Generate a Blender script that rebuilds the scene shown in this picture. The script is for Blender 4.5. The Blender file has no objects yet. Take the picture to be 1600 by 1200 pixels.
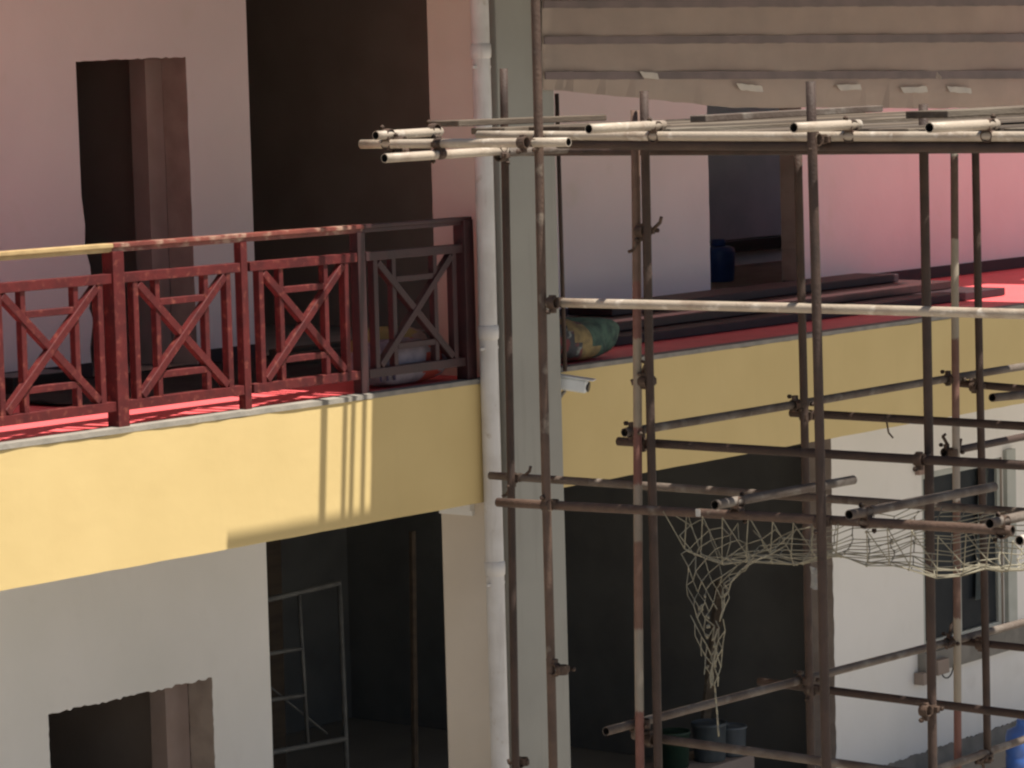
import bpy, bmesh, math, random
from mathutils import Vector, Matrix
random.seed(7)
R = math.radians
S = bpy.context.scene

# ------------------------------------------------------------------ camera
cam_d = bpy.data.cameras.new("camera"); cam = bpy.data.objects.new("camera", cam_d)
S.collection.objects.link(cam); S.camera = cam
cam_d.sensor_width = 36.0; cam_d.lens = 5076.5/1600*36
cam_d.clip_start = 0.1; cam_d.clip_end = 2000
yaw, pit, rol = R(38.78325), R(5.21375), R(-1.53726)
F = Vector((math.cos(yaw)*math.cos(pit), math.sin(yaw)*math.cos(pit), -math.sin(pit)))
Rt = F.cross(Vector((0, 0, 1))).normalized(); U = Rt.cross(F)
R2 = Rt*math.cos(rol)+U*math.sin(rol); U2 = -Rt*math.sin(rol)+U*math.cos(rol)
M = Matrix(((R2.x, U2.x, -F.x, -17.575), (R2.y, U2.y, -F.y, -14.168), (R2.z, U2.z, -F.z, 1.996), (0, 0, 0, 1)))
cam.matrix_world = M

# ------------------------------------------------------------------ sky and sun
SUN = Vector((0.08, -0.40, 1.0))
el = math.atan2(SUN.z, math.hypot(SUN.x, SUN.y))
w = bpy.data.worlds.new("World"); S.world = w; w.use_nodes = True
nt = w.node_tree; nt.nodes.clear()
sky = nt.nodes.new('ShaderNodeTexSky'); sky.sky_type = 'NISHITA'; sky.sun_disc = False
sky.sun_elevation = el; sky.sun_rotation = math.atan2(SUN.x, SUN.y)
sky.dust_density = 1.0; sky.air_density = 1.0; sky.ozone_density = 0.6
bg = nt.nodes.new('ShaderNodeBackground'); bg.inputs['Strength'].default_value = 0.05
out = nt.nodes.new('ShaderNodeOutputWorld')
nt.links.new(sky.outputs[0], bg.inputs[0]); nt.links.new(bg.outputs[0], out.inputs[0])
sl = bpy.data.lights.new("sun", 'SUN'); sl.energy = 5.0; sl.angle = R(0.53); sl.color = (1.0, 0.93, 0.82)
so = bpy.data.objects.new("sun", sl); S.collection.objects.link(so)
so.rotation_euler = (-SUN).to_track_quat('-Z', 'Y').to_euler()
S.view_settings.view_transform = 'Standard'; S.view_settings.look = 'None'
S.view_settings.exposure = 0.85; S.view_settings.gamma = 1.0
S.render.engine = 'CYCLES'
try:
    S.cycles.pixel_filter_type = 'BLACKMAN_HARRIS'; S.cycles.filter_width = 2.3
    S.cycles.max_bounces = 8; S.cycles.diffuse_bounces = 6
except Exception: pass

# ------------------------------------------------------------------ materials
def mat(name, col, col2=None, scale=3.0, rough=0.8, bump=0.15, bscale=40.0, mix=(0.4, 0.65), metal=0.0,
        col3=None, mix3=(0.6, 0.7), scale3=1.5, spec=0.35, detail=6, stretch=(1, 1, 1)):
    m = bpy.data.materials.new(name); m.use_nodes = True; n = m.node_tree; N = n.nodes; L = n.links
    b = N['Principled BSDF']; b.inputs['Roughness'].default_value = rough; b.inputs['Metallic'].default_value = metal
    b.inputs['Specular IOR Level'].default_value = spec
    tc = N.new('ShaderNodeTexCoord'); mp = N.new('ShaderNodeMapping'); mp.inputs['Scale'].default_value = stretch
    L.new(tc.outputs['Object'], mp.inputs[0])
    def noise(sc, d=detail):
        x = N.new('ShaderNodeTexNoise'); x.inputs['Scale'].default_value = sc; x.inputs['Detail'].default_value = d
        L.new(mp.outputs[0], x.inputs['Vector']); return x
    def layer(prev, c, sc, rng):
        nz = noise(sc); r = N.new('ShaderNodeValToRGB'); r.color_ramp.elements[0].position = rng[0]; r.color_ramp.elements[1].position = rng[1]
        L.new(nz.outputs[0], r.inputs[0]); mx = N.new('ShaderNodeMix'); mx.data_type = 'RGBA'
        L.new(r.outputs[0], mx.inputs[0])
        if isinstance(prev, tuple): mx.inputs[6].default_value = prev+(1,)
        else: L.new(prev, mx.inputs[6])
        mx.inputs[7].default_value = c+(1,)
        return mx.outputs[2]
    c = col
    if col2: c = layer(c, col2, scale, mix)
    if col3: c = layer(c, col3, scale3, mix3)
    if isinstance(c, tuple): b.inputs['Base Color'].default_value = c+(1,)
    else: L.new(c, b.inputs['Base Color'])
    if bump:
        nz = noise(bscale, 4); bp = N.new('ShaderNodeBump'); bp.inputs['Strength'].default_value = bump; bp.inputs['Distance'].default_value = 0.01
        L.new(nz.outputs[0], bp.inputs['Height']); L.new(bp.outputs[0], b.inputs['Normal'])
    return m

def banded(name, base, bands, z0, z1):
    """paint bands along world height: bands = [(z_from, colour)], worn by noise"""
    m = mat(name, base, tuple(x*1.6 for x in base), 14, 0.7, 0.3, 90)
    n = m.node_tree; N = n.nodes; L = n.links; b = N['Principled BSDF']
    old = b.inputs['Base Color'].links[0].from_socket
    g = N.new('ShaderNodeNewGeometry'); sx = N.new('ShaderNodeSeparateXYZ'); L.new(g.outputs['Position'], sx.inputs[0])
    nz = N.new('ShaderNodeTexNoise'); nz.inputs['Scale'].default_value = 25
    ad = N.new('ShaderNodeMath'); ad.operation = 'MULTIPLY_ADD'; ad.inputs[1].default_value = 0.06
    L.new(nz.outputs[0], ad.inputs[0]); L.new(sx.outputs[2], ad.inputs[2])
    mr = N.new('ShaderNodeMapRange'); mr.inputs[1].default_value = z0+.03; mr.inputs[2].default_value = z1+.03
    L.new(ad.outputs[0], mr.inputs[0])
    r = N.new('ShaderNodeValToRGB'); r.color_ramp.interpolation = 'CONSTANT'
    els = r.color_ramp.elements
    for i, (z, c) in enumerate(bands):
        p = (z-z0)/(z1-z0)
        e = els[i] if i < 2 else els.new(p)
        e.position = p; e.color = c+(1,)
    L.new(mr.outputs[0], r.inputs[0])
    mx = N.new('ShaderNodeMix'); mx.data_type = 'RGBA'; mx.blend_type = 'MIX'; mx.inputs[0].default_value = 0.62
    L.new(old, mx.inputs[6]); L.new(r.outputs[0], mx.inputs[7]); L.new(mx.outputs[2], b.inputs['Base Color'])
    return m

Mt = {}
Mt['yellow'] = mat('yellow_paint', (.585, .445, .205), (.555, .42, .19), 1.6, .85, .22, 9, col3=(.54, .40, .18), scale3=.9, mix3=(.58, .8))
Mt['white'] = mat('white_plaster', (.74, .665, .665), (.70, .63, .63), 1.2, .9, .25, 10, col3=(.64, .59, .54), scale3=2.2, mix3=(.62, .85))
Mt['white_low'] = mat('off_white_plaster', (.76, .745, .73), (.72, .71, .69), 1.1, .9, .12, 14, col3=(.66, .64, .62), scale3=2.5, mix3=(.62, .85))
Mt['column'] = mat('grey_column_plaster', (.315, .305, .27), (.28, .27, .24), 1.5, .9, .15, 16)
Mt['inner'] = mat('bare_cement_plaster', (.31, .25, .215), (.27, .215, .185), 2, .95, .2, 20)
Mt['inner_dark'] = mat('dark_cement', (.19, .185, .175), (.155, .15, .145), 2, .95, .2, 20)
Mt['redfloor'] = mat('red_floor_paint', (.76, .118, .130), (.70, .108, .12), 3, .55, .08, 25, col3=(.62, .095, .085), scale3=4, mix3=(.6, .8))
Mt['kerb'] = mat('cement_edge', (.27, .245, .21), (.20, .185, .16), 6, .9, .3, 40)
Mt['ground'] = mat('courtyard_concrete', (.37, .34, .30), (.30, .275, .24), .6, .95, .3, 20)
Mt['reveal'] = mat('bare_reveal', (.40, .33, .29), (.33, .27, .235), 5, .95, .3, 30)
Mt['core'] = mat('warm_plaster', (.62, .55, .47), (.58, .51, .43), 1.5, .9, .15, 16)
Mt['inner_floor'] = mat('grey_screed_floor', (.30, .28, .26), (.24, .225, .21), 3, .9, .2, 20)
Mt['dado'] = mat('raw_cement', (.24, .225, .205), (.18, .17, .155), 5, .95, .4, 30)
Mt['skirt'] = mat('dark_skirting_tile', (.032, .016, .021), (.024, .012, .017), 5, .6, .05, 20)
Mt['maroon'] = mat('maroon_paint', (.10, .014, .014), (.065, .010, .011), 9, .6, .2, 60, col3=(.22, .06, .043), scale3=22, mix3=(.56, .78), spec=.25)
Mt['maroon_shade_board'] = mat('shaded_rail_and_board_maroon', (.042, .013, .014), (.03, .011, .012), 9, .5, .2, 60, spec=.4)  # shade of the railing's far end put into the colour; also one dark board
Mt['worn'] = mat('worn_maroon_rail', (.20, .055, .04), (.14, .035, .028), 7, .5, .3, 60, col3=(.36, .23, .17), scale3=10, mix3=(.5, .66))
Mt['tan'] = mat('tan_rail', (.46, .33, .16), (.36, .25, .12), 8, .6, .2, 60)  # tan tone for the left run of the handrail
Mt['pvc'] = mat('white_pvc', (.60, .575, .55), (.52, .49, .46), 5, .45, .08, 20, col3=(.40, .34, .28), scale3=9, mix3=(.66, .78))
Mt['rust'] = mat('rusty_tube', (.088, .053, .037), (.055, .033, .024), 7, .65, .5, 70, col3=(.20, .165, .13), scale3=7, mix3=(.62, .74), spec=.4)
Mt['rust_dk'] = mat('dark_rusty_tube', (.055, .033, .025), (.038, .024, .019), 8, .7, .5, 70, col3=(.12, .09, .07), scale3=6, mix3=(.68, .8), spec=.35)
Mt['rust_gy'] = mat('cement_stained_tube', (.125, .10, .082), (.075, .052, .04), 5, .8, .5, 60, col3=(.19, .165, .14), scale3=8, mix3=(.55, .72))
Mt['bright'] = mat('sunlit_pale_tube', (.36, .30, .235), (.22, .16, .115), 6, .5, .3, 70, mix=(.5, .72), col3=(.50, .44, .37), scale3=12, mix3=(.58, .68), spec=.5)  # pale cement-dusted tube, with sunlit brightness put into the colour
Mt['hole'] = mat('tube_inside', (.015, .012, .01), bump=0)
Mt['clamp'] = mat('rusty_clamp', (.075, .046, .032), (.045, .028, .02), 20, .7, .4, 80, col3=(.15, .12, .09), scale3=25, mix3=(.6, .7))
Mt['plank'] = mat('weathered_plank', (.115, .088, .064), (.075, .056, .042), 3, .9, .4, 30, col3=(.16, .135, .105), scale3=2, mix3=(.5, .7), stretch=(.6, 5, 5))
Mt['plank_dk'] = mat('dark_plank', (.062, .045, .032), (.042, .031, .023), 3, .9, .4, 30, stretch=(.6, 5, 5))
Mt['sheet'] = mat('brown_sheeting', (.56, .46, .40), (.52, .425, .37), 2.5, .85, .2, 9, col3=(.60, .50, .43), scale3=1.2, mix3=(.5, .8))
Mt['stripe'] = mat('dark_batten', (.19, .145, .14), (.15, .12, .115), 4, .85, .2, 30)
Mt['tape'] = mat('pale_tape', (.50, .44, .38), (.42, .37, .33), 8, .6, .1, 30)
Mt['net'] = mat('net_cord', (.26, .24, .18), (.19, .17, .125), 12, .9, .3, 200)
Mt['cam_white'] = mat('camera_housing', (.68, .70, .70), (.60, .62, .62), 6, .35, .03, 30)
Mt['black'] = mat('black_plastic', (.015, .015, .015), bump=0, rough=.3)
Mt['alu'] = mat('window_frame_grey', (.40, .42, .40), (.35, .37, .35), 5, .5, .05, 30)
Mt['glass'] = mat('dark_glass', (.02, .024, .03), (.03, .035, .04), 2, .45, .01, 3, spec=.04)
Mt['curtain'] = mat('pale_curtain', (.30, .34, .33), (.22, .25, .25), 6, .9, .1, 20)
Mt['blue'] = mat('blue_plastic', (.05, .13, .42), (.04, .10, .34), 4, .35, .05, 20, spec=.5)
Mt['label'] = mat('pale_label', (.10, .115, .13), (.08, .095, .11), 6, .4, 0)
Mt['bucket'] = mat('grey_paint_pail', (.075, .09, .10), (.055, .065, .075), 6, .5, .05, 20)
Mt['green'] = mat('green_plastic', (.010, .032, .02), (.008, .025, .016), 6, .5, .05, 20)
Mt['sack'] = mat('woven_sack', (.25, .215, .25), (.17, .145, .175), 9, .85, .9, 14)
Mt['sack_red'] = mat('orange_red_print', (.30, .045, .03), (.25, .035, .025), 6, .8, .3, 60)
Mt['sack_ink'] = mat('dark_print', (.04, .03, .07), bump=0)
Mt['sack_ye'] = mat('faded_yellow_print', (.30, .26, .10), (.24, .2, .08), 6, .8, .3, 60)
Mt['q_green'] = mat('green_quilt', (.075, .125, .09), (.035, .06, .05), 12, .9, .9, 16)
Mt['q_yel'] = mat('mustard_quilt', (.26, .19, .085), (.15, .11, .06), 16, .9, .9, 16)
Mt['q_flow'] = mat('flowered_quilt', (.055, .055, .06), (.16, .05, .05), 9, .9, .9, 16, mix=(.52, .58), col3=(.20, .22, .20), scale3=12, mix3=(.62, .68))
Mt['rag'] = mat('white_rag', (.45, .44, .42), (.36, .35, .33), 8, .9, .3, 50)
Mt['brick'] = mat('pinkish_brick', (.30, .22, .19), (.24, .17, .15), 10, .9, .3, 50)
RB = (.15, .045, .038); CR = (.36, .32, .25); GY = (.20, .18, .155); BR = (.085, .055, .04); DK = (.055, .036, .028)
Mt['bandA'] = banded('banded_paint_red_cream', (.12, .08, .06), [(-4.9, RB), (-1.35, (.26, .24, .20)), (-.92, (.14, .07, .05)), (-.45, (.24, .21, .17)), (-.13, RB), (.16, (.30, .25, .18)), (.62, RB), (.93, (.13, .075, .055)), (1.45, (.11, .06, .045))], -4.9, 2.2)
Mt['bandB'] = banded('banded_paint_cream_brown', (.12, .08, .06), [(-4.9, RB), (-1.85, CR), (-1.33, (.12, .06, .045)), (-.62, (.32, .29, .25)), (-.12, (.13, .055, .045)), (.38, (.34, .31, .25)), (1.0, (.07, .042, .032)), (1.5, (.2, .19, .16))], -4.9, 2.2)

def streaks(m, col, amt=.35, sc=(3.5, 3.5, .35), seed=0, rng=(.55, .78)):
    """rain runs and hand marks: vertically stretched noise over the paint"""
    n = m.node_tree; N = n.nodes; L = n.links; b = N['Principled BSDF']; old = b.inputs['Base Color'].links[0].from_socket
    tc = N.new('ShaderNodeTexCoord'); mp = N.new('ShaderNodeMapping'); mp.inputs['Scale'].default_value = sc; mp.inputs['Location'].default_value = (seed, 0, 0)
    L.new(tc.outputs['Object'], mp.inputs[0]); nz = N.new('ShaderNodeTexNoise'); nz.inputs['Scale'].default_value = 1.6; nz.inputs['Detail'].default_value = 8; nz.inputs['Roughness'].default_value = .65
    L.new(mp.outputs[0], nz.inputs['Vector']); r = N.new('ShaderNodeValToRGB'); r.color_ramp.elements[0].position = rng[0]; r.color_ramp.elements[1].position = rng[1]
    L.new(nz.outputs[0], r.inputs[0]); mu = N.new('ShaderNodeMath'); mu.operation = 'MULTIPLY'; mu.inputs[1].default_value = amt; L.new(r.outputs[0], mu.inputs[0])
    mx = N.new('ShaderNodeMix'); mx.data_type = 'RGBA'; L.new(mu.outputs[0], mx.inputs[0]); L.new(old, mx.inputs[6]); mx.inputs[7].default_value = col+(1,)
    L.new(mx.outputs[2], b.inputs['Base Color'])
streaks(Mt['yellow'], (.42, .31, .15), .16, sc=(2, 2, .4)); streaks(Mt['white'], (.55, .48, .43), .13, seed=4, sc=(1.5, 1.5, .8)); streaks(Mt['white_low'], (.52, .50, .46), .16, seed=9, sc=(1.5, 1.5, .7))
streaks(Mt['column'], (.20, .19, .165), .45, sc=(7, 7, .5), seed=3); streaks(Mt['pvc'], (.30, .26, .22), .5, sc=(12, 12, 1.2), seed=6)
streaks(Mt['redfloor'], (.40, .12, .10), .4, sc=(2, 2, 2), seed=2); streaks(Mt['sheet'], (.44, .37, .33), .4, sc=(1.5, 1.5, 3), seed=5, rng=(.42, .7))

# ------------------------------------------------------------------ helpers
COL = S.collection
def link(name, bm, m, parent=None, smooth=False):
    me = bpy.data.meshes.new(name); bm.normal_update(); bm.to_mesh(me); bm.free()
    ms = m if isinstance(m, (list, tuple)) else [m]
    for x in ms: me.materials.append(x)
    if smooth:
        for p in me.polygons: p.use_smooth = True
    o = bpy.data.objects.new(name, me); COL.objects.link(o)
    if parent:
        o.parent = parent; o.location = -Vector(parent.location)
    return o
def thing(name, label, cat, loc=(0, 0, 0), group=None):
    o = bpy.data.objects.new(name, None); COL.objects.link(o); o.location = loc; o.empty_display_size = .2
    return tag(o, label, cat, group)
def tag(o, label, cat, group=None, kind=None):
    if label: o['label'] = label
    if cat: o['category'] = cat
    if group: o['group'] = group
    if kind: o['kind'] = kind
    return o
def box(bm, x0, x1, y0, y1, z0, z1, bev=0, mi=0):
    v = [bm.verts.new((x, y, z)) for x in (x0, x1) for y in (y0, y1) for z in (z0, z1)]
    fs = []
    for f in ((0, 1, 3, 2), (4, 6, 7, 5), (0, 4, 5, 1), (2, 3, 7, 6), (0, 2, 6, 4), (1, 5, 7, 3)):
        q = bm.faces.new([v[i] for i in f]); q.material_index = mi; fs.append(q)
    if bev:
        es = list({e for f in fs for e in f.edges})
        bmesh.ops.bevel(bm, geom=es, offset=bev, segments=2, affect='EDGES', profile=.6)
    return v
def frame_of(d):
    d = Vector(d).normalized(); a = Vector((0, 0, 1)) if abs(d.z) < .9 else Vector((1, 0, 0))
    u = d.cross(a).normalized(); return d, u, u.cross(d)
def bar(bm, p, q, wz, dy, n=Vector((0, 1, 0)), bev=.003):
    """square bar from p to q; wz = width across in the plane, dy = depth along n"""
    p = Vector(p); q = Vector(q); d = (q-p).normalized(); s = d.cross(n).normalized()
    v = []
    for c in (p, q):
        for a, b in ((-1, -1), (1, -1), (1, 1), (-1, 1)):
            v.append(bm.verts.new(c+s*a*wz/2+n*b*dy/2))
    fs = [bm.faces.new(v[0:4][::-1]), bm.faces.new(v[4:8])]
    for i in range(4):
        j = (i+1) % 4; fs.append(bm.faces.new((v[i], v[j], v[4+j], v[4+i])))
    bmesh.ops.recalc_face_normals(bm, faces=fs)
    if bev:
        bmesh.ops.bevel(bm, geom=list({e for f in fs for e in f.edges}), offset=bev, segments=1, affect='EDGES')
def tube(bm, p, q, r=.024, ri=.0205, n=16, hollow=True, wob=.0015):
    """hollow tube, open ends with a dark bore (material slot 1)"""
    p = Vector(p); q = Vector(q); L = (q-p).length; d, u, v = frame_of(q-p)
    k = max(2, int(L/.25)+1); rings = []
    ph = random.random()*6
    for i in range(k+1):
        t = i/k; c = p.lerp(q, t)+u*wob*math.sin(ph+t*L*2.1)+v*wob*math.cos(ph*2+t*L*1.7)
        rings.append([bm.verts.new(c+(u*math.cos(a)+v*math.sin(a))*r) for a in [2*math.pi*j/n for j in range(n)]])
    for a, b in zip(rings, rings[1:]):
        for j in range(n):
            f = bm.faces.new((a[j], a[(j+1) % n], b[(j+1) % n], b[j])); f.smooth = True
    for ring, sgn, c in ((rings[0], 1, p), (rings[-1], -1, q)):
        if hollow:
            inn = [bm.verts.new(x.co+(c-x.co).normalized()*(r-ri)) for x in ring]
            deep = [bm.verts.new(x.co+d*sgn*.12) for x in inn]
            for j in range(n):
                jj = (j+1) % n
                bm.faces.new((ring[j], inn[j], inn[jj], ring[jj]) if sgn > 0 else (ring[j], ring[jj], inn[jj], inn[j]))
                f = bm.faces.new((inn[j], deep[j], deep[jj], inn[jj]) if sgn > 0 else (inn[j], inn[jj], deep[jj], deep[j])); f.material_index = 1
            f = bm.faces.new(deep if sgn < 0 else deep[::-1]); f.material_index = 1
        else:
            bm.faces.new(ring if sgn > 0 else ring[::-1])
def rod(bm, p, q, r, n=6, cap=True):
    p = Vector(p); q = Vector(q); d, u, v = frame_of(q-p)
    A = [[bm.verts.new(c+(u*math.cos(a)+v*math.sin(a))*r) for a in [2*math.pi*j/n for j in range(n)]] for c in (p, q)]
    for j in range(n):
        f = bm.faces.new((A[0][j], A[0][(j+1) % n], A[1][(j+1) % n], A[1][j])); f.smooth = True
    if cap: bm.faces.new(A[0][::-1]); bm.faces.new(A[1])
def lathe(bm, prof, c, n=24, mi=0):
    rings = [[bm.verts.new((c[0]+r*math.cos(2*math.pi*j/n), c[1]+r*math.sin(2*math.pi*j/n), c[2]+z)) for j in range(n)] for r, z in prof]
    for a, b in zip(rings, rings[1:]):
        for j in range(n):
            f = bm.faces.new((a[j], a[(j+1) % n], b[(j+1) % n], b[j])); f.smooth = True; f.material_index = mi
    bm.faces.new(rings[0][::-1]).material_index = mi; bm.faces.new(rings[-1]).material_index = mi
def jag(p, q, amp, step=.05, r=random):
    """points along p->q (2-D) with a ragged offset, p included, q not"""
    L = math.hypot(q[0]-p[0], q[1]-p[1]); k = max(1, int(L/step)); o = []
    nx, nz = -(q[1]-p[1])/L, (q[0]-p[0])/L
    for i in range(k):
        t = i/k; a = 0 if i == 0 else r.uniform(-amp, amp)
        o.append((p[0]+(q[0]-p[0])*t+nx*a, p[1]+(q[1]-p[1])*t+nz*a))
    return o
def holed_wall(outline, holes, y0, y1):
    """slab between y0 and y1 with polygon outline / holes in x,z; edges may be ragged"""
    bm = bmesh.new(); edges = []
    for loop in [outline]+holes:
        vs = [bm.verts.new((x, y0, z)) for x, z in loop]
        for i in range(len(vs)): edges.append(bm.edges.new((vs[i], vs[(i+1) % len(vs)])))
    bmesh.ops.triangle_fill(bm, use_beauty=True, edges=edges)
    fs = list(bm.faces)
    r = bmesh.ops.extrude_face_region(bm, geom=fs)
    vv = [g for g in r['geom'] if isinstance(g, bmesh.types.BMVert)]
    bmesh.ops.translate(bm, verts=vv, vec=(0, y1-y0, 0))
    bmesh.ops.recalc_face_normals(bm, faces=list(bm.faces))
    return bm
def rect(x0, x1, z0, z1, amp=(0, 0, 0, 0), step=.05):
    """amp: bottom, right, top, left raggedness"""
    o = []
    P4 = [(x0, z0), (x1, z0), (x1, z1), (x0, z1)]
    for i in range(4):
        p, q = P4[i], P4[(i+1) % 4]
        o += jag(p, q, amp[i], step) if amp[i] else [p]
    return o

# ------------------------------------------------------------------ ground
bm = bmesh.new()
bmesh.ops.create_grid(bm, x_segments=2, y_segments=2, size=400, matrix=Matrix.Translation((0, 0, -4.9)))
g = link('ground', bm, Mt['ground']); tag(g, None, None, kind='structure')

# ------------------------------------------------------------------ the building
B = thing('school_building', 'two storey building under construction with yellow balcony beam, pale walls and grey column', 'building', (0, 0, -4.9))
YW = 2.75; T = .25
def reveal(bm):
    for f in bm.faces:
        if abs(f.normal.y) < .5: f.material_index = 1
# rear wall, upper storey
up_out = rect(-14, 22, 0.0, 3.6)
h1 = [(-1.32, .0-.0)]  # replaced below
door = [(-1.33, .006)] + [(-.25, .006)] + jag((-.25, .006), (-.26, 2.285), .004, .12)[1:] + [(-.26, 2.285)] + jag((-.26, 2.285), (-1.375, 2.262), .006, .04)[1:] + [(-1.375, 2.262), (-1.37, 1.3), (-1.345, 1.1), (-1.355, .95), (-1.31, .8), (-1.30, .62), (-1.335, .5), (-1.30, .42), (-1.34, .22)]
bm = holed_wall(up_out, [door, rect(.405, 3.15, .006, 3.0), rect(6.38, 7.90, .006, 2.35, (0, .003, 0, .003)), rect(12.9, 16.0, .9, 2.9)], YW, YW+T)  # last opening is unseen, added to let light into the right-hand room
reveal(bm); link('upper_wall', bm, [Mt['white'], Mt['reveal']], B)
# rear wall, lower storey
lo_out = rect(-14, 22, -4.9, -.16)
bm = holed_wall(lo_out, [rect(-1.89, -.215, -3.75, -2.36, (.006, .004, .011, .004), .035), rect(.425, 3.15, -4.89, -.95, (0, .003, 0, .003), .3),
                         rect(3.6, 8.30, -4.89, -.95, (0, .008, 0, .004), .08), rect(9.93, 11.5, -3.70, -1.93), rect(-8, -5.5, -3.7, -1.9)], YW, YW+T)
reveal(bm); link('lower_wall', bm, [Mt['white_low'], Mt['reveal']], B)
# raw cement band at the foot of the lower wall, ragged top edge
def dado(x0, x1):
    top = jag((x1, -4.72), (x0, -4.73), .013, .035)
    return holed_wall([(x0, -4.9), (x1, -4.9)]+top+[(x0, -4.73)], [], YW-.02, YW-.003)
for a, b in ((-13, .42), (3.16, 3.59), (8.31, 21)):
    link('cement_band', dado(a, b), Mt['dado'], B)
# interior shells
def room(bm, x0, x1, y0, y1, z0, z1):
    t = .12
    box(bm, x0-t, x0, y0, y1+t, z0, z1); box(bm, x1, x1+t, y0, y1+t, z0, z1); box(bm, x0, x1, y1, y1+t, z0, z1)
    box(bm, x0-t, x1+t, y0, y1+t, z1, z1+t)
for a in ((-6, -.20, YW+T+.004, 6.8, .004, 3.3), (.30, 3.08, YW+T+.004, 9.5, .004, 3.3)):
    bm = bmesh.new(); room(bm, *a); link('inner_wall', bm, Mt['inner'], B)
bm = bmesh.new(); room(bm, 3.45, 16.5, YW+T+.004, 6.0, .004, 3.3); link('inner_wall', bm, mat('grey_inner_paint', (.72, .72, .70), (.66, .66, .64), 2, .9, .1, 20), B)
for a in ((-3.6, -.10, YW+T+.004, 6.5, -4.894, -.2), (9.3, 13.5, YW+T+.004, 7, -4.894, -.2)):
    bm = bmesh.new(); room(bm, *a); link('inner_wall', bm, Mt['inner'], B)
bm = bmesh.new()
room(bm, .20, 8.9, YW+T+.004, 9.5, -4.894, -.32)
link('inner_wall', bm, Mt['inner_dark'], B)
# linings beside the upper door and the lower window
bm = bmesh.new(); box(bm, -.43, -.252, 3.006, 3.17, .01, 2.9); box(bm, -.46, -.217, 3.006, 3.17, -4.88, -.4); link('door_lining', bm, mat('pinkish_lining', (.38, .29, .26), (.33, .25, .22), 3, .9, .2, 20), B)
# upper right room: dark opening above a counter, grey wall below
bm = bmesh.new(); box(bm, 9.6, 14.4, 5.92, 5.99, .30, 1.9); link('dark_window', bm, mat('dark_blue_window', (.42, .47, .54), (.36, .41, .48), 3, .3, .02, 5), B)
bm = bmesh.new(); box(bm, 9.6, 14.4, 5.84, 5.995, .16, .29, .008); link('counter_edge', bm, Mt['black'], B)
bm = bmesh.new(); box(bm, 7.882, 7.896, 2.765, 2.985, .008, .115, .003); link('skirting', bm, Mt['black'], B)
# floors
bm = bmesh.new(); box(bm, -14, 22, .20, 9.7, -.16, -.03); link('floor_slab', bm, Mt['white_low'], B)
bm = bmesh.new(); box(bm, -14, 22, .105, 9.6, -.026, -.006); link('red_floor', bm, Mt['redfloor'], B)
for a, b in ((-6, -.20), (.30, 3.08), (3.45, 16.5)):
    bm = bmesh.new(); box(bm, a, b, YW+.10, 9.4 if a == .30 else 5.98, -.003, .001+.001); link('inner_floor', bm, Mt['inner_floor'], B)
# yellow beam: both runs, with a slightly uneven paint line at its top
def beam(x0, x1):
    bm = bmesh.new(); k = int((x1-x0)/.15); rows = []
    for i in range(k+1):
        x = x0+(x1-x0)*i/k; j = random.uniform(-.006, .006)
        rows.append([bm.verts.new((x, 0, -.86+random.uniform(-.002, .002))), bm.verts.new((x, 0, -.035+j)), bm.verts.new((x, .19, -.035+j)), bm.verts.new((x, .19, -.86))])
    for a, b in zip(rows, rows[1:]):
        for q in range(4): bm.faces.new((a[q], b[q], b[(q+1) % 4], a[(q+1) % 4]))
    bm.faces.new(rows[0]); bm.faces.new(rows[-1][::-1]); bmesh.ops.recalc_face_normals(bm, faces=list(bm.faces))
    return bm
link('yellow_beam', beam(-14, -.14), Mt['yellow'], B); link('yellow_beam', beam(.50, 22), Mt['yellow'], B)
def kerb(x0, x1):
    bm = bmesh.new(); k = int((x1-x0)/.12); rows = []
    for i in range(k+1):
        x = x0+(x1-x0)*i/k; j = random.uniform(-.004, .004)
        rows.append([bm.verts.new((x, -.006+j, -.034)), bm.verts.new((x, -.004+j, -.002)), bm.verts.new((x, .10+j*.6, .0)), bm.verts.new((x, .10, -.034))])
    for a, b in zip(rows, rows[1:]):
        for q in range(4): bm.faces.new((a[q], b[q], b[(q+1) % 4], a[(q+1) % 4]))
    bm.faces.new(rows[0]); bm.faces.new(rows[-1][::-1]); bmesh.ops.recalc_face_normals(bm, faces=list(bm.faces))
    return bm
link('cement_kerb', kerb(-14, -.14), Mt['kerb'], B); link('cement_kerb', kerb(.50, 22), Mt['kerb'], B)
# skirting tiles along the upper wall
bm = bmesh.new()
for a, b in ((-13, -1.34), (-.24, .40), (3.155, 6.375), (7.905, 21)):
    box(bm, a, b, YW-.018, YW-.003, -.004, .11, .002)
link('skirting', bm, Mt['skirt'], B)
# columns
def column(x0, x1):
    bm = bmesh.new(); box(bm, x0, x1, -.10, .02, -4.9, 3.62, .008); link('column', bm, Mt['column'], B)
    bm = bmesh.new(); box(bm, x0+.002, x1-.002, .0215, .52, -4.9, 3.6, .008); link('column_core', bm, Mt['core'], B)
column(-.137, .49)
column(9.9, 10.5); column(-9.6, -9.0)
# upper beam and slab, parapet (out of frame, they shade the corridor; cut back at right to admit sun)
bm = bmesh.new(); box(bm, -14, -.14, 0, .2, 2.92, 3.6); box(bm, .50, 7.6, 0, .2, 3.3, 3.6); link('upper_beam', bm, Mt['yellow'], B)
bm = bmesh.new(); box(bm, -14, 7.8, -.02, 9.8, 3.605, 3.8); box(bm, 7.8, 22, .35, 9.8, 3.605, 3.8); box(bm, -14, 22, 9.65, 9.8, -4.9, 3.6); box(bm, -14.1, -13.9, .2, 9.8, -4.9, 3.6); box(bm, 21.9, 22.1, .2, 9.8, -4.9, 3.6)
link('roof_slab', bm, Mt['white_low'], B)
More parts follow.
